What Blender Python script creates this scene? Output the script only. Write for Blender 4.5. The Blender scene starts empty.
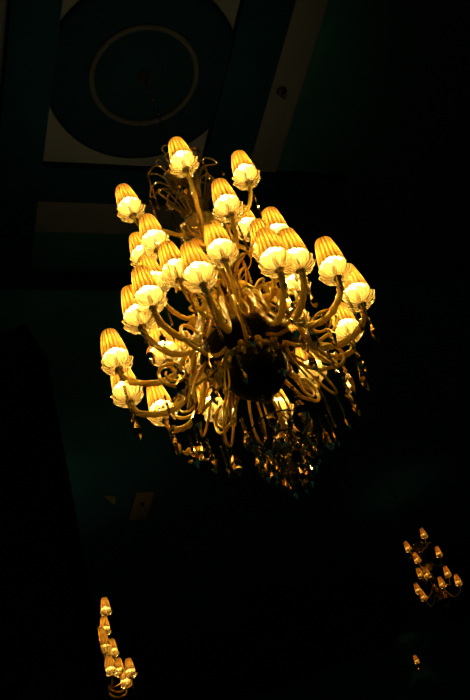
import bpy, math, random
from mathutils import Vector, Matrix
random.seed(7)
S = bpy.context.scene
COL = S.collection
PI = math.pi
rad = math.radians

# ------------------------------------------------------------------ materials
def mat(name):
    m = bpy.data.materials.new(name); m.use_nodes = True
    nt = m.node_tree; nt.nodes.clear()
    out = nt.nodes.new('ShaderNodeOutputMaterial')
    return m, nt, out
def N(nt, t, **kw):
    n = nt.nodes.new(t)
    for k, v in kw.items():
        if k in n.inputs: n.inputs[k].default_value = v
        else: setattr(n, k, v)
    return n
def principled(name, col, rough=.5, metal=0, trans=0, noise=None, ior=1.5, bump=0, coat=0, spec=.5):
    m, nt, out = mat(name)
    b = N(nt, 'ShaderNodeBsdfPrincipled')
    b.inputs['Base Color'].default_value = (*col, 1)
    b.inputs['Roughness'].default_value = rough
    b.inputs['Metallic'].default_value = metal
    b.inputs['Transmission Weight'].default_value = trans
    b.inputs['IOR'].default_value = ior
    b.inputs['Coat Weight'].default_value = coat
    b.inputs['Specular IOR Level'].default_value = spec
    if noise or bump:
        tc = N(nt, 'ShaderNodeTexCoord')
        nz = N(nt, 'ShaderNodeTexNoise'); nz.inputs['Scale'].default_value = (noise or (4, 0))[0]
        nz.inputs['Detail'].default_value = 5
        nt.links.new(tc.outputs['Object'], nz.inputs['Vector'])
        if noise:
            mx = N(nt, 'ShaderNodeMixRGB'); mx.blend_type = 'MIX'
            k = noise[1]
            mx.inputs[1].default_value = (*[c*(1-k) for c in col], 1)
            mx.inputs[2].default_value = (*[min(1, c*(1+k)) for c in col], 1)
            nt.links.new(nz.outputs['Fac'], mx.inputs[0])
            nt.links.new(mx.outputs[0], b.inputs['Base Color'])
        if bump:
            bp = N(nt, 'ShaderNodeBump'); bp.inputs['Strength'].default_value = bump; bp.inputs['Distance'].default_value = .01
            nt.links.new(nz.outputs['Fac'], bp.inputs['Height']); nt.links.new(bp.outputs[0], b.inputs['Normal'])
    nt.links.new(b.outputs[0], out.inputs[0])
    return m
def glowy_glass(name, col, trans_col, gloss=.25, rough=.15, clear=.0, wave=0, diff=.3):
    """cast, slightly cloudy glass: diffuse + translucent body, glossy skin, partly see-through"""
    m, nt, out = mat(name)
    d = N(nt, 'ShaderNodeBsdfDiffuse', Color=(*col, 1))
    t = N(nt, 'ShaderNodeBsdfTranslucent', Color=(*trans_col, 1))
    mx = N(nt, 'ShaderNodeMixShader'); mx.inputs[0].default_value = 1-diff
    nt.links.new(d.outputs[0], mx.inputs[1]); nt.links.new(t.outputs[0], mx.inputs[2])
    last = mx
    if clear:
        tr = N(nt, 'ShaderNodeBsdfTransparent', Color=(*[.55+.45*c for c in trans_col], 1))
        mc = N(nt, 'ShaderNodeMixShader'); mc.inputs[0].default_value = clear
        nt.links.new(last.outputs[0], mc.inputs[1]); nt.links.new(tr.outputs[0], mc.inputs[2]); last = mc
    g = N(nt, 'ShaderNodeBsdfGlossy', Roughness=rough)
    g.inputs['Color'].default_value = (1, .95, .85, 1)
    lw = N(nt, 'ShaderNodeFresnel', IOR=1.5)
    ad = N(nt, 'ShaderNodeMath', operation='ADD'); ad.inputs[1].default_value = gloss
    nt.links.new(lw.outputs[0], ad.inputs[0])
    mg = N(nt, 'ShaderNodeMixShader')
    nt.links.new(ad.outputs[0], mg.inputs[0]); nt.links.new(last.outputs[0], mg.inputs[1]); nt.links.new(g.outputs[0], mg.inputs[2])
    nt.links.new(mg.outputs[0], out.inputs[0])
    return m
def cup_glass():
    """milky glass moulded with ribs: thick ribs are more amber than the thin flutes between them"""
    m, nt, out = mat('milky_ribbed_glass')
    uv = N(nt, 'ShaderNodeUVMap')
    sp = N(nt, 'ShaderNodeSeparateXYZ'); nt.links.new(uv.outputs[0], sp.inputs[0])
    mu = N(nt, 'ShaderNodeMath', operation='MULTIPLY'); mu.inputs[1].default_value = 20*2*PI
    nt.links.new(sp.outputs['X'], mu.inputs[0])
    co_ = N(nt, 'ShaderNodeMath', operation='COSINE'); nt.links.new(mu.outputs[0], co_.inputs[0])
    mr = N(nt, 'ShaderNodeMapRange'); mr.inputs['From Min'].default_value = -1; mr.inputs['From Max'].default_value = .6
    nt.links.new(co_.outputs[0], mr.inputs['Value'])
    mx = N(nt, 'ShaderNodeMixRGB')
    mx.inputs[1].default_value = (.105, .058, .010, 1); mx.inputs[2].default_value = (.21, .155, .048, 1)
    nt.links.new(mr.outputs[0], mx.inputs[0])
    t = N(nt, 'ShaderNodeBsdfTranslucent'); nt.links.new(mx.outputs[0], t.inputs['Color'])
    d = N(nt, 'ShaderNodeBsdfDiffuse'); nt.links.new(mx.outputs[0], d.inputs['Color'])
    ms = N(nt, 'ShaderNodeMixShader'); ms.inputs[0].default_value = .1
    nt.links.new(t.outputs[0], ms.inputs[1]); nt.links.new(d.outputs[0], ms.inputs[2])
    tp = N(nt, 'ShaderNodeBsdfTransparent', Color=(1, .93, .72, 1))
    mt = N(nt, 'ShaderNodeMixShader'); mt.inputs[0].default_value = .22
    nt.links.new(ms.outputs[0], mt.inputs[1]); nt.links.new(tp.outputs[0], mt.inputs[2]); ms = mt
    g = N(nt, 'ShaderNodeBsdfGlossy', Roughness=.2); fr = N(nt, 'ShaderNodeFresnel', IOR=1.4)
    mg = N(nt, 'ShaderNodeMixShader'); nt.links.new(fr.outputs[0], mg.inputs[0])
    nt.links.new(ms.outputs[0], mg.inputs[1]); nt.links.new(g.outputs[0], mg.inputs[2])
    nt.links.new(mg.outputs[0], out.inputs[0])
    return m
def shade_fabric():
    """pleated yellow silk: the doubled cloth of every fold lets less light through"""
    m, nt, out = mat('pleated_yellow_silk')
    uv = N(nt, 'ShaderNodeUVMap')
    sp = N(nt, 'ShaderNodeSeparateXYZ'); nt.links.new(uv.outputs[0], sp.inputs[0])
    mu = N(nt, 'ShaderNodeMath', operation='MULTIPLY'); mu.inputs[1].default_value = 18*2*PI
    nt.links.new(sp.outputs['X'], mu.inputs[0])
    si = N(nt, 'ShaderNodeMath', operation='SINE'); nt.links.new(mu.outputs[0], si.inputs[0])
    mr = N(nt, 'ShaderNodeMapRange'); mr.inputs['From Min'].default_value = -1; mr.inputs['From Max'].default_value = 1
    nt.links.new(si.outputs[0], mr.inputs['Value'])
    mx = N(nt, 'ShaderNodeMixRGB')
    mx.inputs[1].default_value = (.0070, .0023, .0002, 1); mx.inputs[2].default_value = (.066, .0325, .0042, 1)
    pw = N(nt, 'ShaderNodeMath', operation='POWER'); pw.inputs[1].default_value = .7
    nt.links.new(mr.outputs[0], pw.inputs[0]); nt.links.new(pw.outputs[0], mx.inputs[0])
    t = N(nt, 'ShaderNodeBsdfTranslucent'); nt.links.new(mx.outputs[0], t.inputs['Color'])
    d = N(nt, 'ShaderNodeBsdfDiffuse', Color=(.80, .60, .24, 1))
    ms = N(nt, 'ShaderNodeMixShader'); ms.inputs[0].default_value = .22
    nt.links.new(t.outputs[0], ms.inputs[1]); nt.links.new(d.outputs[0], ms.inputs[2])
    nt.links.new(ms.outputs[0], out.inputs[0])
    return m
def emitter(name, col, s):
    m, nt, out = mat(name)
    e = N(nt, 'ShaderNodeEmission', Color=(*col, 1), Strength=s); nt.links.new(e.outputs[0], out.inputs[0])
    return m

LAMP = (1, .74, .30)
BULB = 520
M = dict(
    shade=shade_fabric(),
    cup=cup_glass(),
    amber=glowy_glass('amber_glass', (1, .68, .07), (1, .68, .07), gloss=.10, rough=.12, clear=.18, diff=.72),
    honey=glowy_glass('honey_glass', (1, .70, .10), (1, .70, .10), gloss=.14, rough=.08, clear=.8, diff=.5),
    clear=glowy_glass('clear_glass', (.5, .36, .10), (.5, .36, .10), gloss=.10, rough=.1, clear=.72, diff=.5),
    crystal=None,
    gold=principled('gilt_metal', (.85, .52, .14), .25, 1, noise=(30, .25)),
    brass=principled('dull_brass', (.30, .19, .06), .55, .8),
    bronze=principled('dark_bronze', (.012, .010, .008), .28, .6, noise=(12, .4)),
    iron=principled('blackened_iron', (.012, .011, .010), .5, .7, noise=(20, .3)),
    candle=principled('candle_sleeve', (.9, .82, .6), .5),
    bulb=emitter('lit_bulb', LAMP, BULB),
    bulb_far=emitter('lit_bulb_dim', (1, .70, .26), 170),
    bulb_dim=emitter('lit_bulb_dimmest', (1, .55, .16), 75),
    plaster=principled('aged_plaster', spec=0, col=(.027, .031, .036), rough=.9, noise=(1.6, .18), bump=.1),
    beam=principled('dark_stained_beam', spec=0, col=(.0009, .0065, .0105), rough=.7, noise=(5, .5), bump=.2),
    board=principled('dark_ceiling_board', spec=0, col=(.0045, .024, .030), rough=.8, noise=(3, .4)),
    board_lifted=principled('ceiling_board_lifted', spec=0, col=(.015, .085, .15), rough=.9, noise=(3, .3)),  # far ceiling colour raised to stand in for faint teal ambient light
    panel=principled('pale_ceiling_panel', spec=0, col=(.27, .22, .15), rough=.9, noise=(3, .1)),
    medallion=principled('dark_medallion_paint', spec=0, col=(.0009, .0042, .0068), rough=.8, noise=(6, .3)),
    molding=principled('dull_plaster_molding', spec=0, col=(.011, .0125, .0125), rough=.8, noise=(4, .35)),
    wall=principled('dark_wall_paint', spec=0, col=(.016, .13, .13), rough=.9, noise=(2, .3)),
    floor=principled('dark_green_floor_stone', (.05, .09, .085), .5, noise=(3, .4)),
)
def crystal():
    m, nt, out = mat('cut_crystal')
    g = N(nt, 'ShaderNodeBsdfGlossy', Roughness=.06); g.inputs['Color'].default_value = (1, .88, .6, 1)
    tr = N(nt, 'ShaderNodeBsdfTransparent', Color=(.80, .74, .62, 1))
    rf = N(nt, 'ShaderNodeBsdfRefraction', IOR=1.3, Roughness=.03); rf.inputs['Color'].default_value = (.9, .8, .6, 1)
    a = N(nt, 'ShaderNodeMixShader'); a.inputs[0].default_value = .45
    nt.links.new(tr.outputs[0], a.inputs[1]); nt.links.new(rf.outputs[0], a.inputs[2])
    f = N(nt, 'ShaderNodeFresnel', IOR=1.8)
    b = N(nt, 'ShaderNodeMixShader'); nt.links.new(f.outputs[0], b.inputs[0])
    nt.links.new(a.outputs[0], b.inputs[1]); nt.links.new(g.outputs[0], b.inputs[2])
    nt.links.new(b.outputs[0], out.inputs[0])
    return m
M['crystal'] = crystal()

# ------------------------------------------------------------------ mesh helpers
class MB:
    def __init__(s): s.v = []; s.f = []; s.uv = []; s.sm = []
    def add(s, vs, fs, uvs=None, smooth=True):
        o = len(s.v); s.v += [tuple(p) for p in vs]
        s.f += [tuple(i+o for i in f) for f in fs]
        s.uv += list(uvs) if uvs else [(0, 0)]*len(vs)
        s.sm += [smooth]*len(fs)
    def lathe(s, prof, n=24, lobe=None, c=(0, 0, 0), a0=0, smooth=True):
        """prof: (r, z) list; lobe(i, ang) -> radius factor, dz"""
        vs, fs, uv = [], [], []
        for i, (r, z) in enumerate(prof):
            for j in range(n+1):
                a = a0 + 2*PI*j/n
                k, dz = lobe(i, a) if lobe else (1, 0)
                vs.append((c[0]+r*k*math.cos(a), c[1]+r*k*math.sin(a), c[2]+z+dz)); uv.append((j/n, i/(len(prof)-1)))
        for i in range(len(prof)-1):
            for j in range(n):
                p = i*(n+1)+j
                fs.append((p, p+1, p+n+2, p+n+1))
        s.add(vs, fs, uv, smooth)
    def tube(s, path, r, n=8, lobes=0, depth=.18, twist=0, closed=False, caps=True):
        P = [Vector(p) for p in path]; m = len(P)
        rr = r if callable(r) else (lambda t: r)
        ref = None; vs, fs = [], []
        for i, p in enumerate(P):
            if closed: d = P[(i+1) % m]-P[i-1]
            else: d = P[min(i+1, m-1)]-P[max(i-1, 0)]
            d.normalize()
            if ref is None:
                ref = Vector((0, 0, 1)) if abs(d.z) < .9 else Vector((1, 0, 0))
                ref = (ref-d*ref.dot(d)).normalized()
            else:
                ref = (ref-d*ref.dot(d))
                ref = ref.normalized() if ref.length > 1e-6 else Vector((1, 0, 0))
            b = d.cross(ref)
            R = rr(i/(m-1))
            for j in range(n):
                a = 2*PI*j/n
                q = R*(1+(depth*math.cos(lobes*(a+twist*i)) if lobes else 0))
                vs.append(p+ref*(q*math.cos(a))+b*(q*math.sin(a)))
        for i in range(m if closed else m-1):
            for j in range(n):
                a_, b_ = i*n+j, i*n+(j+1) % n
                k = ((i+1) % m)*n
                fs.append((a_, b_, k+(j+1) % n, k+j))
        if caps and not closed:
            fs.append(tuple(range(n-1, -1, -1))); fs.append(tuple(range((m-1)*n, m*n)))
        s.add(vs, fs)
    def ball(s, c, r, n=10, sz=1, smooth=True):
        k = max(4, n//2)
        s.lathe([(max(1e-5, r*math.sin(PI*i/k)), -r*sz*math.cos(PI*i/k)) for i in range(k+1)], n, c=c, smooth=smooth)
    def box(s, lo, hi):
        x0, y0, z0 = lo; x1, y1, z1 = hi
        vs = [(x0, y0, z0), (x1, y0, z0), (x1, y1, z0), (x0, y1, z0), (x0, y0, z1), (x1, y0, z1), (x1, y1, z1), (x0, y1, z1)]
        s.add(vs, [(0, 3, 2, 1), (4, 5, 6, 7), (0, 1, 5, 4), (1, 2, 6, 5), (2, 3, 7, 6), (3, 0, 4, 7)], smooth=False)
    def mesh(s, name, m):
        me = bpy.data.meshes.new(name); me.from_pydata(s.v, [], s.f); me.materials.append(m)
        ul = me.uv_layers.new()
        for l in me.loops: ul.data[l.index].uv = s.uv[l.vertex_index]
        for p, q in zip(me.polygons, s.sm): p.use_smooth = q
        return me
def link(name, me, parent=None, loc=(0, 0, 0), rot=(0, 0, 0)):
    o = bpy.data.objects.new(name, me); COL.objects.link(o)
    o.parent = parent; o.location = loc; o.rotation_euler = rot
    return o
def build(mb, name, m, parent=None, loc=(0, 0, 0), rot=(0, 0, 0)): return link(name, mb.mesh(name, m), parent, loc, rot)
def structure(mb, name, m, loc=(0, 0, 0), rot=(0, 0, 0)):
    o = build(mb, name, m, None, loc, rot); o['kind'] = 'structure'; return o
def spline(pts, n=40):
    P = [Vector(p) for p in pts]; P = [P[0]*2-P[1]]+P+[P[-1]*2-P[-2]]
    out = []; k = len(P)-3
    for i in range(n+1):
        t = i/n*k; j = min(int(t), k-1); t -= j
        a, b, c, d = P[j:j+4]
        out.append(.5*((2*b)+(c-a)*t+(2*a-5*b+4*c-d)*t*t+(3*b-a-3*c+d)*t**3))
    return out
def rz(pts): return [(r, 0, z) for r, z in pts]

# ------------------------------------------------------------------ lamp fittings (shared meshes)
def cup_mesh():
    b = MB()
    out = [(.010, -.004), (.024, -.001), (.042, .004), (.057, .012), (.067, .023), (.072, .033), (.0765, .041)]
    inn = []
    prof = out+inn
    def lobe(i, a):
        w = min(1, max(0, prof[i][1]/.038))
        c = abs(math.cos(5*a))
        return 1-.17*w*(1-c)+.006*w*math.cos(20*a), -.004*w*w*(1-c)
    b.lathe(prof, 160, lobe)
    return b.mesh('cup', M['cup'])
def shade_mesh():
    b = MB()
    h0, h1, r0, r1 = .074, .226, .0595, .0375
    prof = [(r0+(r1-r0)*t+.0025*math.sin(PI*t), h0+(h1-h0)*t) for t in (0, .03, .2, .4, .6, .8, .97, 1)]
    lobe = lambda i, a: (1+.035*math.sin(18*a), 0)
    b.lathe(prof, 132, lobe)
    return b.mesh('shade', M['shade'])
def holder_mesh():
    b = MB()
    b.lathe([(.001, -.022), (.009, -.020), (.013, -.012), (.010, -.006), (.021, .000), (.021, .004), (.012, .007), (.001, .007)], 16)
    return b.mesh('holder', M['brass'])
def candle_mesh():
    b = MB()
    b.lathe([(.001, .006), (.010, .006), (.010, .108), (.001, .110)], 12)
    return b.mesh('candle', M['candle'])
def bulb_mesh(m):
    b = MB()
    b.lathe([(.001, .110), (.008, .113), (.014, .125), (.0155, .137), (.012, .153), (.006, .167), (.001, .174)], 10)
    return b.mesh('bulb', m)
FIT = dict(cup=cup_mesh(), shade=shade_mesh(), holder=holder_mesh(), candle=candle_mesh(),
           bulb=bulb_mesh(M['bulb']), bulb_far=bulb_mesh(M['bulb_far']), bulb_dim=bulb_mesh(M['bulb_dim']))

def fittings(arm, R, z, kind, lean=2.5):
    """cup, shade, holder, candle and bulb at the tip of an arm"""
    rot = (0, rad(lean+random.uniform(-1.2, 1.2)), random.uniform(0, 6))
    e = Matrix.Rotation(rot[1], 4, 'Y') @ Matrix.Rotation(rot[2], 4, 'Z')
    eu = e.to_euler()
    for nm, key in (('cup', 'cup'), ('shade', 'shade'), ('holder', 'holder'), ('candle', 'candle'), ('bulb', kind)):
        link(nm, FIT[key], arm, (R, 0, z), eu)

def arm_mesh(pts, r=.0125, n=110, fine=True):
    b = MB()
    p = spline(rz(pts), n)
    b.tube(p, r, 20 if fine else 8, lobes=5 if fine else 0, depth=.28, twist=.22)
    return b.mesh('lamp_arm', M['amber'])

def lower_arm(R, z, zh):
    return [(.07, zh+.02), (.11, zh+.13), (.165, zh+.17), (.225, zh+.12), (.275, z+.02), (.335, z-.085), (.43, z-.125), (R-.03, z-.085), (R, z-.018)]
def mid_arm(R, z, zh):
    return [(.035, zh), (.06, zh+.10), (.105, zh+.13), (.145, zh+.06), (.19, z-.13), (.26, z-.165), (R-.035, z-.11), (R, z-.018)]
def top_arm(R, z, zh):
    return [(.03, zh), (.07, zh+.03), (.13, zh+.02), (.20, z-.14), (.27, z-.15), (R-.02, z-.09), (R, z-.018)]

# crystal drops -----------------------------------------------------
def drop_mesh(n_beads, L, w, bead=.010):
    b = MB()
    z = 0
    for i in range(n_beads):
        z -= bead
        b.ball((0, 0, z), bead*(1 if i % 2 == 0 else .75), 8, smooth=False)
        z -= bead*1.25
    # kite-shaped faceted pendant
    t = w*.32
    y = [z, z-.16*L, z-.42*L, z-.72*L, z-L]
    x = [.08*w, .24*w, .5*w, .42*w, .0]
    ring = []
    for zz, xx, th in zip(y, x, [.3*t, .55*t, t, .8*t, .02*t]):
        ring.append([(-xx, 0, zz), (-xx*.45, -th, zz), (xx*.45, -th, zz), (xx, 0, zz), (xx*.45, th, zz), (-xx*.45, th, zz)])
    vs = [p for r_ in ring for p in r_]; fs = []
    for i in range(4):
        for j in range(6):
            fs.append((i*6+j, i*6+(j+1) % 6, i*6+6+(j+1) % 6, i*6+6+j))
    fs.append(tuple(range(5, -1, -1))); fs.append(tuple(range(24, 30)))
    b.add(vs, fs, smooth=False)
    b.tube([(0, 0, .012), (0, 0, 0)], .0012, 5)
    return b.mesh('crystal_drop', M['crystal'])
DROPS = [drop_mesh(3, .125, .054), drop_mesh(4, .11, .046), drop_mesh(6, .085, .032, .008)]
BIG = DROPS[0].copy(); BIG.materials.clear(); BIG.materials.append(M['amber'])
def strand_mesh(L, bead=.0075, m='crystal'):
    b = MB(); z = 0
    while z > -L:
        b.ball((0, 0, z-bead), bead*random.uniform(.8, 1.15), 7, smooth=False); z -= bead*2.1
    b.ball((0, 0, z-.015), .008, 8, 2.2, smooth=False)
    return b.mesh('bead_strand', M[m])
STRAND = strand_mesh(.16)
STRAND_LONG = strand_mesh(.26)
AMBER_STRANDS = [strand_mesh(.14, .010, 'amber'), strand_mesh(.10, .013, 'amber'), strand_mesh(.2, .008, 'amber')]

def loop_mesh(r0, z0, r1, z1, w, tube=.0065, bow=.05, m='amber'):
    """long closed glass scroll: out along one side, round the tip and back along the other"""
    b = MB(); pts = []
    n = 30
    for i in range(n):
        a = 2*PI*i/n
        t = .5-.5*math.cos(a)                # 0 at the root, 1 at the tip
        y = w*math.sin(a)*(.35+.65*t)
        r = r0+(r1-r0)*t; z = z0+(z1-z0)*t+bow*math.sin(PI*t)
        pts.append((r, y, z))
    b.tube(pts, tube, 8, closed=True)
    return b.mesh('glass_scroll', M[m])
def leaf_mesh(r0, z0, r1, z1, w, bow=.06, m='amber'):
    """solid ribbed leaf blade curling outwards"""
    b = MB(); n = 14
    path = spline([(r0, 0, z0), (r0+(r1-r0)*.25, 0, z0+(z1-z0)*.45), (r0+(r1-r0)*.55, 0, z0+(z1-z0)*.85+bow*.4), (r1, 0, z1)], n)
    vs, fs = [], []
    for i, p in enumerate(path):
        t = i/n; ww = w*math.sin(PI*min(1, .08+t*.92))**.7
        for j in range(9):
            s_ = j/4-1
            vs.append((p.x-.012*(1-s_*s_)+.003*math.cos(s_*9), s_*ww, p.z+.0*s_))
    for i in range(n):
        for j in range(8): fs.append((i*9+j, i*9+j+1, i*9+j+10, i*9+j+9))
    b.add(vs, fs)
    me = b.mesh('glass_leaf', M[m])
    return me
def flower_mesh(R=.03, m='amber'):
    b = MB()
    for k in range(6):
        a = k*PI/3; ca, sa = math.cos(a), math.sin(a)
        vs, fs = [], []
        for i in range(6):
            t = i/5; r = .006+R*t; ww = R*.48*math.sin(PI*(.12+.8*t)); z = .020*t+.012*math.sin(PI*t)
            for j in range(5):
                s_ = j/2-1
                x, y, zz = r, s_*ww, z-.006*(1-s_*s_)
                vs.append((x*ca-y*sa, x*sa+y*ca, zz))
        for i in range(5):
            for j in range(4): fs.append((i*5+j, i*5+j+1, i*5+j+6, i*5+j+5))
        b.add(vs, fs)
    b.ball((0, 0, .012), .011, 8)
    return b.mesh('glass_flower', M[m])
FLOWER = flower_mesh(); FLOWER_SMALL = flower_mesh(.021)

def polar(parent, name, me, az, r=0, z=0, tilt=0, spin=0):
    a = rad(az)
    o = link(name, me, parent, (r*math.cos(a), r*math.sin(a), z))
    o.rotation_euler = (Matrix.Rotation(a, 4, 'Z') @ Matrix.Rotation(rad(tilt), 4, 'Y') @ Matrix.Rotation(rad(spin), 4, 'Z')).to_euler()
    return o
def chain_mesh(L, link_len=.05, w=.014):
    b = MB(); n = max(1, int(L/(link_len*.78))); st = L/n
    for k in range(n):
        pts = []
        for i in range(16):
            a = 2*PI*i/16
            x, z = w*math.cos(a), (link_len*.5)*math.sin(a)
            zc = st*(k+.5)
            pts.append((x, 0, z+zc) if k % 2 == 0 else (0, x, z+zc))
        b.tube(pts, .0038, 6, closed=True)
    return b.mesh('chain', M['iron'])

def chandelier(loc, label, lamps, kind='bulb', scale=1, full=True, ceil=7.0, group=None):
    """lamps: (radius, azimuth, height above the base, tier) with tier 't' top, 'm' middle, 'l' lower"""
    root = bpy.data.objects.new('chandelier', None); COL.objects.link(root)
    root.location = loc; root.scale = (scale,)*3
    root['label'] = label; root['category'] = 'chandelier'
    if group: root['group'] = group
    for R, az, z, tier in lamps:
        f = dict(l=lower_arm, m=mid_arm, t=top_arm)[tier]
        zh = dict(l=.76, m=max(.86, z-.17), t=max(1.45, z-.20))[tier]
        a = link('lamp_arm', arm_mesh(f(R, z, zh), .0125 if tier == 'l' else .0095, fine=full), root, rot=(0, 0, rad(az)))
        fittings(a, R, z, kind)
    # central stem of stacked blown-glass balusters, from the finial to the crown
    def bal(z0, z1, r, lob=10, m='clear', name='baluster'):
        b = MB(); h = z1-z0
        pr = [(.014, 0), (.022, .04), (.016, .09), (.55*r, .2), (.9*r, .38), (r, .52), (.86*r, .68), (.5*r, .84), (.018, .93), (.026, .97), (.014, 1)]
        b.lathe([(q, z0+h*t) for q, t in pr], 40, lambda i, a: (1+.06*math.cos(lob*a)*(2 < i < 8), 0))
        return build(b, name, M[m], root)
    bal(.82, 1.08, .055); bal(1.08, 1.40, .048); bal(1.62, 1.92, .045)
    b = MB(); b.tube([(0, 0, .15), (0, 0, 2.35)], .008, 8); build(b, 'stem', M['gold'], root)
    for zz, rr in ((.82, .05), (1.08, .045), (1.40, .05), (1.62, .04), (1.92, .05)):
        b = MB(); b.lathe([(.012, -.012), (rr, -.008), (rr*1.08, 0), (rr, .008), (.012, .012)], 24); build(b, 'collar', M['gold'], root, (0, 0, zz))
    # dark dish under the arms
    b = MB()
    b.lathe([(.03, .84), (.12, .825), (.19, .79), (.216, .765), (.224, .745), (.214, .725), (.19, .705), (.165, .685), (.150, .665), (.142, .650), (.146, .635), (.148, .62),
             (.140, .585), (.118, .545), (.085, .51), (.050, .485), (.026, .465), (.020, .41), (.018, .33), (.001, .325)], 48)
    build(b, 'dish', M['bronze'], root)
    b = MB()
    b.lathe([(.140, .674), (.158, .670), (.166, .655), (.158, .640), (.140, .636)], 48, lambda i, a: (1+.012*math.cos(24*a)*(0 < i < 4), 0), c=(0, 0, -.005))
    build(b, 'gallery_ring', M['amber'], root)
    if full:
        ob = MB(); ob.ball((0, 0, 0), .019, 8, 1.0, smooth=False); ob.lathe([(.001, -.062), (.008, -.050), (.013, -.035), (.008, -.018), (.001, -.014)], 10)
        om = ob.mesh('ring_ornament', M['amber'])
        for k in range(14): polar(root, 'ring_ornament', om, k*360/14+6, .168, .648)
    # finial below the dish
    b = MB(); b.lathe([(.001, .34), (.018, .335), (.03, .30), (.045, .265), (.04, .235), (.02, .215), (.014, .19), (.03, .17), (.034, .145), (.02, .12), (.001, .10)], 24, lambda i, a: (1+.05*math.cos(8*a), 0), c=(0, 0, -.06))
    build(b, 'finial', M['clear'], root)
    # fluted glass bowl higher on the stem
    b = MB()
    b.lathe([(.016, 1.46), (.05, 1.475), (.085, 1.51), (.105, 1.56), (.112, 1.61), (.120, 1.63), (.114, 1.628), (.100, 1.56), (.078, 1.515), (.03, 1.49)], 60, lambda i, a: (1+.035*math.cos(15*a), 0))
    build(b, 'fluted_bowl', M['honey'], root)
    # chain to the ceiling, with its cap
    top = (ceil-loc[2])/scale
    pass
    link('chain', chain_mesh(top-2.35-.05), root, (0, 0, 2.35))
    b = MB(); b.lathe([(.012, -.09), (.016, -.075), (.026, -.06), (.042, -.03), (.05, -.008), (.05, 0)], 32); build(b, 'ceiling_cap', M['iron'], root, (0, 0, top))
    if not full:
        me = loop_mesh(.05, 1.95, .17, 2.02, .04, bow=.1, m='clear')
        for k in range(6): polar(root, 'glass_scroll', me, k*60)
        for R, az, z, tier in lamps:
            polar(root, 'bead_strand', STRAND, az, R, z-.03)
        return root
    # ---- full detail
    # scroll loops drooping over and under the dish rim
    L1 = loop_mesh(.10, .84, .27, .70, .030, bow=.10)
    for k in range(8): polar(root, 'glass_scroll', L1, k*45+10)
    L2 = loop_mesh(.20, .72, .34, .47, .034, bow=.02)
    for k in (-2, 28, 104, 132, 160, 196): polar(root, 'glass_scroll', L2, k)
    L3 = loop_mesh(.16, .62, .20, .45, .024, bow=.0, tube=.005)
    for k in (70, 150, 225, -12): polar(root, 'glass_scroll', L3, k)
    # curled scrolls between the lower arms
    b = MB(); pts = []
    for i in range(46):
        t = i/45; a = -PI*.55+t*PI*2.7; q = .075*(1-.55*t)
        pts.append((.36+q*math.cos(a), 0, .66+q*math.sin(a)))
    pts = spline([(.15, 0, .70), (.22, 0, .62), (.29, 0, .575)], 10)+pts
    b.tube(pts, lambda t: .0095-.004*t, 10, lobes=5, twist=.2)
    L4 = b.mesh('curled_scroll', M['amber'])
    for k in range(10): polar(root, 'curled_scroll', L4, k*36+20)
    # leaf blades standing round the stem at each tier
    for (n, z, h, r1, w, off) in ((5, 1.12, .22, .14, .008, 25),):
        me = leaf_mesh(.045, z, r1, z+h*.8, w)
        for k in range(n): polar(root, 'glass_leaf', me, k*360/n+off)
    me = leaf_mesh(.035, 1.62, .15, 1.86, .012, m='clear')
    for k in range(6): polar(root, 'glass_leaf', me, k*60+3)
    L5 = loop_mesh(.05, .86, .19, 1.10, .026, bow=.05)
    for k in range(9): polar(root, 'glass_scroll', L5, k*40+28)
    L6 = loop_mesh(.04, 1.14, .15, 1.36, .022, bow=.05)
    for k in range(8): polar(root, 'glass_scroll', L6, k*45+5)
    # crown of clear loops and strands
    L7 = loop_mesh(.045, 1.72, .15, 2.00, .034, tube=.006, bow=.05, m='clear')
    for k in range(8): polar(root, 'crown_scroll', L7, k*45+14)
    L8 = loop_mesh(.05, 1.95, .20, 2.06, .036, tube=.006, bow=.10, m='clear')
    for k in range(8): polar(root, 'crown_scroll', L8, k*45+36)
    L9 = loop_mesh(.03, 2.10, .11, 2.26, .028, tube=.005, bow=.05, m='clear')
    for k in range(6): polar(root, 'crown_scroll', L9, k*60+10)
    for k in range(8): polar(root, 'bead_strand', STRAND_LONG, k*45+36, .21, 2.04)
    b = MB(); b.lathe([(.05, 2.08), (.085, 2.10), (.09, 2.12), (.05, 2.13), (.02, 2.12)], 30); build(b, 'crown_plate', M['gold'], root)
    # blown flowers on thin stems among the arms
    sp = [(-60, .13, 1.02, .16), (-75, .22, .93, .0), (-30, .20, .95, 0), (-100, .15, 1.05, 0), (-140, .24, .86, 0), (-10, .27, .88, 0), (-45, .28, .82, 0), (-115, .27, .84, 0),
          (30, .25, .90, 0), (80, .2, .95, 0), (130, .22, .92, 0), (170, .26, .86, 0), (-160, .2, 1.2, 0), (-80, .18, 1.3, 0), (-20, .18, 1.25, 0), (60, .18, 1.25, 0)]
    for az, r, z, _ in sp:
        st = MB(); st.tube(spline([(-r+.03, 0, -.13), (-r*.55, 0, -.10), (-.02, 0, -.05), (0, 0, 0)], 14), .0032, 6)
        f = polar(root, 'glass_flower', FLOWER, az, r, z, 35, random.uniform(0, 60))
        q = polar(root, 'flower_stem', st.mesh('flower_stem', M['amber']), az, r, z)
    for (az, r, z) in ((150, .40, .50), (146, .43, .47), (155, .38, .46), (160, .42, .45), (143, .39, .44), (152, .44, .44)):
        polar(root, 'glass_flower', FLOWER_SMALL, az, r, z, 150, random.uniform(0, 60))
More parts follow.
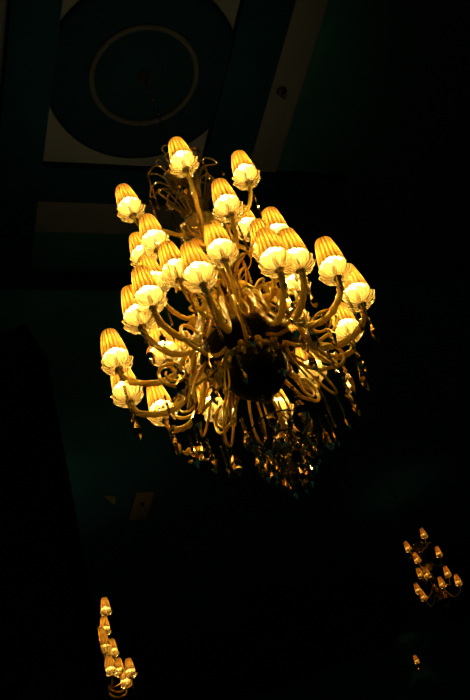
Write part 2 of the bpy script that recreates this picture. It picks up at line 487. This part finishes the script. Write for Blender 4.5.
    # crystal drops under the cups, the scrolls and in a fringe round the dish
    for i, (R, az, z, tier) in enumerate(lamps):
        if tier == 'l':
            if i % 3 == 0: polar(root, 'bead_strand', STRAND_LONG, az, R-.002, z-.025)
            else: polar(root, 'crystal_drop', DROPS[i % 3], az, R-.004, z-.03-.002, 0, random.uniform(0, 90))
            if i % 6 == 2: polar(root, 'amber_drop', BIG, az, R-.11, z-.16, 0, 90+random.uniform(-30, 30))
        else: polar(root, 'bead_strand', STRAND, az+3, R-.01, z-.04)
    for k in range(15): polar(root, 'crystal_drop', DROPS[k % 3], k*24+9, .43, .545+random.uniform(-.02, .02), 0, random.uniform(0, 180))
    for k in range(14): polar(root, 'crystal_drop', DROPS[(k+1) % 3], k*360/14+3, .335, .47+random.uniform(-.02, .02), 0, random.uniform(0, 180))
    for k in (-150, -95, -40, 20, 70, 120): polar(root, 'crystal_drop', DROPS[k % 2], k, .15, .36+random.uniform(-.03, .03), 0, random.uniform(0, 180))
    # tiered fringe of crystals at the very bottom
    for (n, r, z) in ((12, .125, .27), (10, .085, .20), (6, .045, .14)):
        b = MB(); b.tube([(r*math.cos(2*PI*i/30), r*math.sin(2*PI*i/30), z) for i in range(30)], .004, 6, closed=True); build(b, 'fringe_ring', M['iron'], root)
        for k in range(n): polar(root, 'crystal_drop', DROPS[1+k % 2], k*360/n, r, z, 0, random.uniform(0, 180))
    for k in range(22):
        polar(root, 'bead_strand', random.choice(AMBER_STRANDS), k*47, random.uniform(.09, .26), random.uniform(.85, 1.5))
    # swags of beads from cup to cup
    low = sorted([l for l in lamps if l[3] == 'l'], key=lambda l: l[1])
    for i in range(len(low)):
        a, c = low[i], low[(i+1) % len(low)]
        pa = Vector((a[0]*math.cos(rad(a[1])), a[0]*math.sin(rad(a[1])), a[2]-.02))
        pc = Vector((c[0]*math.cos(rad(c[1])), c[0]*math.sin(rad(c[1])), c[2]-.02))
        if (pa-pc).length > .4 or (pa-pc).length < .12: continue
        inner = Vector((.20*math.cos(rad(a[1])), .20*math.sin(rad(a[1])), .86))
        b = MB()
        pb = pa*.9; pb.z = a[2]-.10; line = []
        for j in range(17):
            t = j/16; p = pb.lerp(inner, t); p.z -= .09*math.sin(PI*t)
            b.ball(p, .0065, 7, smooth=False); line.append(tuple(p))
        b.tube(line, .0012, 5)
        build(b, 'bead_swag', M['crystal'], root)
    return root

# ------------------------------------------------------------------ the room
CEIL = 7.0
AX = (.055, 3.35)
TH = math.atan2(.462, .887)
def ground(name, x0, y0, z0, x1, y1, z1, m):
    b = MB(); b.box((x0, y0, z0), (x1, y1, z1)); return structure(b, name, m)
ground('floor', -5, -4, -.2, 6, 12.5, 0, M['floor'])
ground('wall_far', -5.2, 12.5, 0, 6.2, 12.7, CEIL+.2, M['wall'])
ground('wall_left', -5.2, 4, 0, -5, 12.5, CEIL+.2, M['wall'])
ground('wall_right', 6, 4, 0, 6.2, 12.5, CEIL+.2, M['wall'])
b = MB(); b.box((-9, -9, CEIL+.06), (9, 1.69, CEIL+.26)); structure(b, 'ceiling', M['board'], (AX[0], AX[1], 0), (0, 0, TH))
b = MB(); b.box((-9, 1.69, CEIL+.06), (12, 13, CEIL+.26)); structure(b, 'ceiling_far', M['board_lifted'], (AX[0], AX[1], 0), (0, 0, TH))  # same ceiling carried on; lighter colour here makes up for light falling off
ground('pillar', -2.15, 5.0, 0, -1.38, 5.43, CEIL+.06, M['beam'])

def coffer(cx, cy, s, n0, far=False):
    """square plaster field with beams laid across and a round dark medallion, turned with the lattice"""
    rot = (0, 0, TH); loc = (cx, cy, 0)
    b = MB(); b.box((-1.07*s, -1.25*s, CEIL+.03), (1.07*s, 1.25*s, CEIL+.06))
    k = n0
    structure(b, 'trim_%d' % k, M['plaster'], loc, rot)
    for (x0, y0, x1, y1) in ((-.83, -1.6, -.55, 1.6), (.51, -1.6, .83, 1.6)):
        k += 1; b = MB(); b.box((x0*s, y0*s, CEIL-.04), (x1*s, y1*s, CEIL+.059)); structure(b, 'trim_%d' % k, M['beam'], loc, rot)
    for (x0, y0, x1, y1) in ((-1.6, .68, 1.6, .95), (-1.6, -.95, 1.6, -.68)):
        k += 1; b = MB(); b.box((x0*s, y0*s, CEIL-.035), (x1*s, y1*s, CEIL+.055)); structure(b, 'trim_%d' % k, M['beam'], loc, rot)
    k += 1; b = MB(); b.lathe([(.001, -.02), (.56, -.02), (.60, -.012), (.60, .04)], 72); structure(b, 'trim_%d' % k, M['medallion'], (cx, cy, CEIL), rot)
    k += 1; b = MB(); q = .325*s
    b.tube([(q*math.cos(2*PI*i/72), q*math.sin(2*PI*i/72), 0) for i in range(72)], .019, 10, closed=True)
    structure(b, 'trim_%d' % k, M['molding'], (cx, cy, CEIL-.026), rot)
coffer(AX[0], AX[1], 1, 1)
b = MB(); b.box((-1.6, 1.62, CEIL-.05), (1.6, 1.70, CEIL+.055)); structure(b, 'trim_20', M['beam'], (AX[0], AX[1], 0), (0, 0, TH))
b = MB(); b.box((.68, 4.23, CEIL+.045), (.85, 4.65, CEIL+.06)); structure(b, 'trim_21', M['panel'], (AX[0], AX[1], 0), (0, 0, TH))
b = MB(); z0, z1 = CEIL+.045, CEIL+.06; tri = [(.37, 4.24), (.50, 4.27), (.50, 4.40)]
b.add([(x, y, z0) for x, y in tri]+[(x, y, z1) for x, y in tri], [(2, 1, 0), (3, 4, 5), (0, 1, 4, 3), (1, 2, 5, 4), (2, 0, 3, 5)], smooth=False)
structure(b, 'trim_22', M['panel'], (AX[0], AX[1], 0), (0, 0, TH))

def spot(x, y, label, up=0, size=1):
    r = bpy.data.objects.new('ceiling_spotlight', None); COL.objects.link(r); r.location = (x, y, CEIL+.03+up)
    r.scale = (size,)*3; r['label'] = label; r['category'] = 'spotlight'
    b = MB(); b.lathe([(.001, 0), (.034, 0), (.034, -.008), (.024, -.012), (.022, -.03), (.001, -.03)], 20); build(b, 'base', M['iron'], r)
    b = MB(); b.lathe([(.018, -.03), (.021, -.045), (.020, -.075), (.017, -.075), (.015, -.05), (.001, -.048)], 18); build(b, 'lamp_head', M['iron'], r)
spot(.86, 3.83, 'small unlit spotlight on the pale plaster strip above the largest chandelier')

spot(-1.30, 7.60, 'small unlit spotlight on the little pale panel above the half hidden chandelier', .015, .5)
# ------------------------------------------------------------------ chandeliers
BASE = 3.85; DROP = .010
MAIN = [(.34, -86, 5.54, 't'), (.33, -158, 5.62, 't'), (.33, -26, 5.52, 't'), (.33, 45, 5.57, 't'), (.36, 159, 5.53, 't'), (.34, 100, 5.56, 't'),
        (.36, -67, 5.12, 'm'), (.36, -130, 5.13, 'm'), (.36, -120, 4.85, 'm'), (.36, -84, 4.82, 'm'), (.36, -29, 4.99, 'm'), (.36, -145, 4.94, 'm'),
        (.36, -178, 4.69, 'm'), (.36, 41, 4.84, 'm'), (.36, 139, 4.83, 'm'), (.36, -49, 4.83, 'm'), (.36, 24, 4.96, 'm'), (.36, 88, 4.86, 'm'),
        (.55, -99, 4.53, 'l'), (.55, -66, 4.50, 'l'), (.55, -56, 4.50, 'l'), (.55, -34, 4.53, 'l'), (.55, -135, 4.58, 'l'), (.55, -125, 4.60, 'l'),
        (.58, -167, 4.64, 'l'), (.55, -20, 4.45, 'l'), (.55, 29, 4.68, 'l'), (.55, 61, 4.70, 'l'), (.57, -176, 4.52, 'l'), (.55, 150, 4.61, 'l'),
        (.55, 118, 4.70, 'l'), (.55, 85, 4.60, 'l')]
chandelier((AX[0], AX[1], BASE-DROP), 'large many-armed amber glass chandelier with lit pleated yellow shades, hung under the ceiling medallion',
           [(R, a, z-BASE, t) for R, a, z, t in MAIN])

sc = .65
LEFT = [(.43, 5, 5.71, 't'), (.41, -10, 5.51, 'm'), (.46, 39, 5.44, 'm'), (.50, -37, 5.34, 'm'), (.52, 44, 5.29, 'm'), (.55, -38, 5.27, 'l'), (.56, 42, 5.19, 'l'),
        (.57, 6, 5.15, 'l'), (.60, -40, 5.07, 'l'), (.43, 170, 5.7, 't'), (.46, 140, 5.45, 'm'), (.46, 220, 5.45, 'm'), (.55, 180, 5.2, 'l'), (.56, 135, 5.2, 'l')]
LZ = 4.62; LD = -.08
chandelier((-1.93, 6.83, LZ+LD), 'chandelier with small bright yellow shades, half hidden by the dark pillar at lower left',
           [(R, a, (z-LZ)/sc, t) for R, a, z, t in LEFT], 'bulb_far', sc, False)
RZ = 5.40; RD = -.05
s2 = .50
RIGHT = [(.10, -30, 6.46, 't'), (.10, 170, 6.42, 't'), (.15, -15, 6.22, 'm'), (.16, -120, 6.19, 'm'), (.16, 120, 6.17, 'm'), (.15, 12, 6.03, 'm'), (.16, -110, 6.00, 'm'), (.18, 160, 5.99, 'm'),
         (.20, -10, 5.88, 'm'), (.15, -75, 5.86, 'm'), (.16, 160, 5.90, 'm')]
RIGHT = [(R/s2*1.0, a, (z-RZ)/s2, t) for R, a, z, t in RIGHT]
chandelier((1.03, 8.95, RZ+RD), 'distant small chandelier with dim orange shades, hung alone at lower right', RIGHT, 'bulb_dim', s2, False)

# small wall lamp on the far wall
r = bpy.data.objects.new('wall_lamp', None); COL.objects.link(r); r.location = (.80, 12.499, 6.65)
r['label'] = 'tiny lit yellow wall lamp on a short bracket, lowest light at lower right'; r['category'] = 'wall lamp'
b = MB(); b.lathe([(.001, 0), (.035, 0), (.035, .01), (.02, .02), (.001, .02)], 20); build(b, 'wall_plate', M['gold'], r, rot=(rad(90), 0, 0))
b = MB(); b.tube(spline([(0, -.01, 0), (0, -.06, -.03), (0, -.11, -.02), (0, -.12, .02)], 16), .006, 8); a = build(b, 'arm', M['gold'], r)
for nm, key in (('cup', 'cup'), ('shade', 'shade'), ('bulb', 'bulb_dim'), ('holder', 'holder'), ('candle', 'candle')):
    o = link(nm, FIT[key], r, (0, -.12, .035)); o.scale = (.5,)*3

# ------------------------------------------------------------------ world, camera
w = bpy.data.worlds.new('dusk'); S.world = w; w.use_nodes = True
bg = w.node_tree.nodes['Background']; bg.inputs[0].default_value = (.14, .90, .75, 1); bg.inputs[1].default_value = .014
cam = bpy.data.cameras.new('camera'); co = bpy.data.objects.new('camera', cam); COL.objects.link(co)
cam.sensor_fit = 'HORIZONTAL'; cam.sensor_width = 36; cam.lens = 36*1000/470; cam.clip_start = .05
p = rad(42); roll = math.atan2(.345, .94)
fw = Vector((0, math.cos(p), math.sin(p))); up0 = Vector((0, -math.sin(p), math.cos(p))); rt0 = Vector((1, 0, 0))
c, s = math.cos(roll), math.sin(roll)
R_ = rt0*c-up0*s; U_ = rt0*s+up0*c
m = Matrix((R_, U_, -fw)).transposed().to_4x4(); m.translation = (0, 0, 1.6)
co.matrix_world = m
S.camera = co
S.view_settings.view_transform = 'Standard'; S.view_settings.look = 'None'; S.view_settings.gamma = 1
S.view_settings.use_curve_mapping = False; S.view_settings.exposure = 0
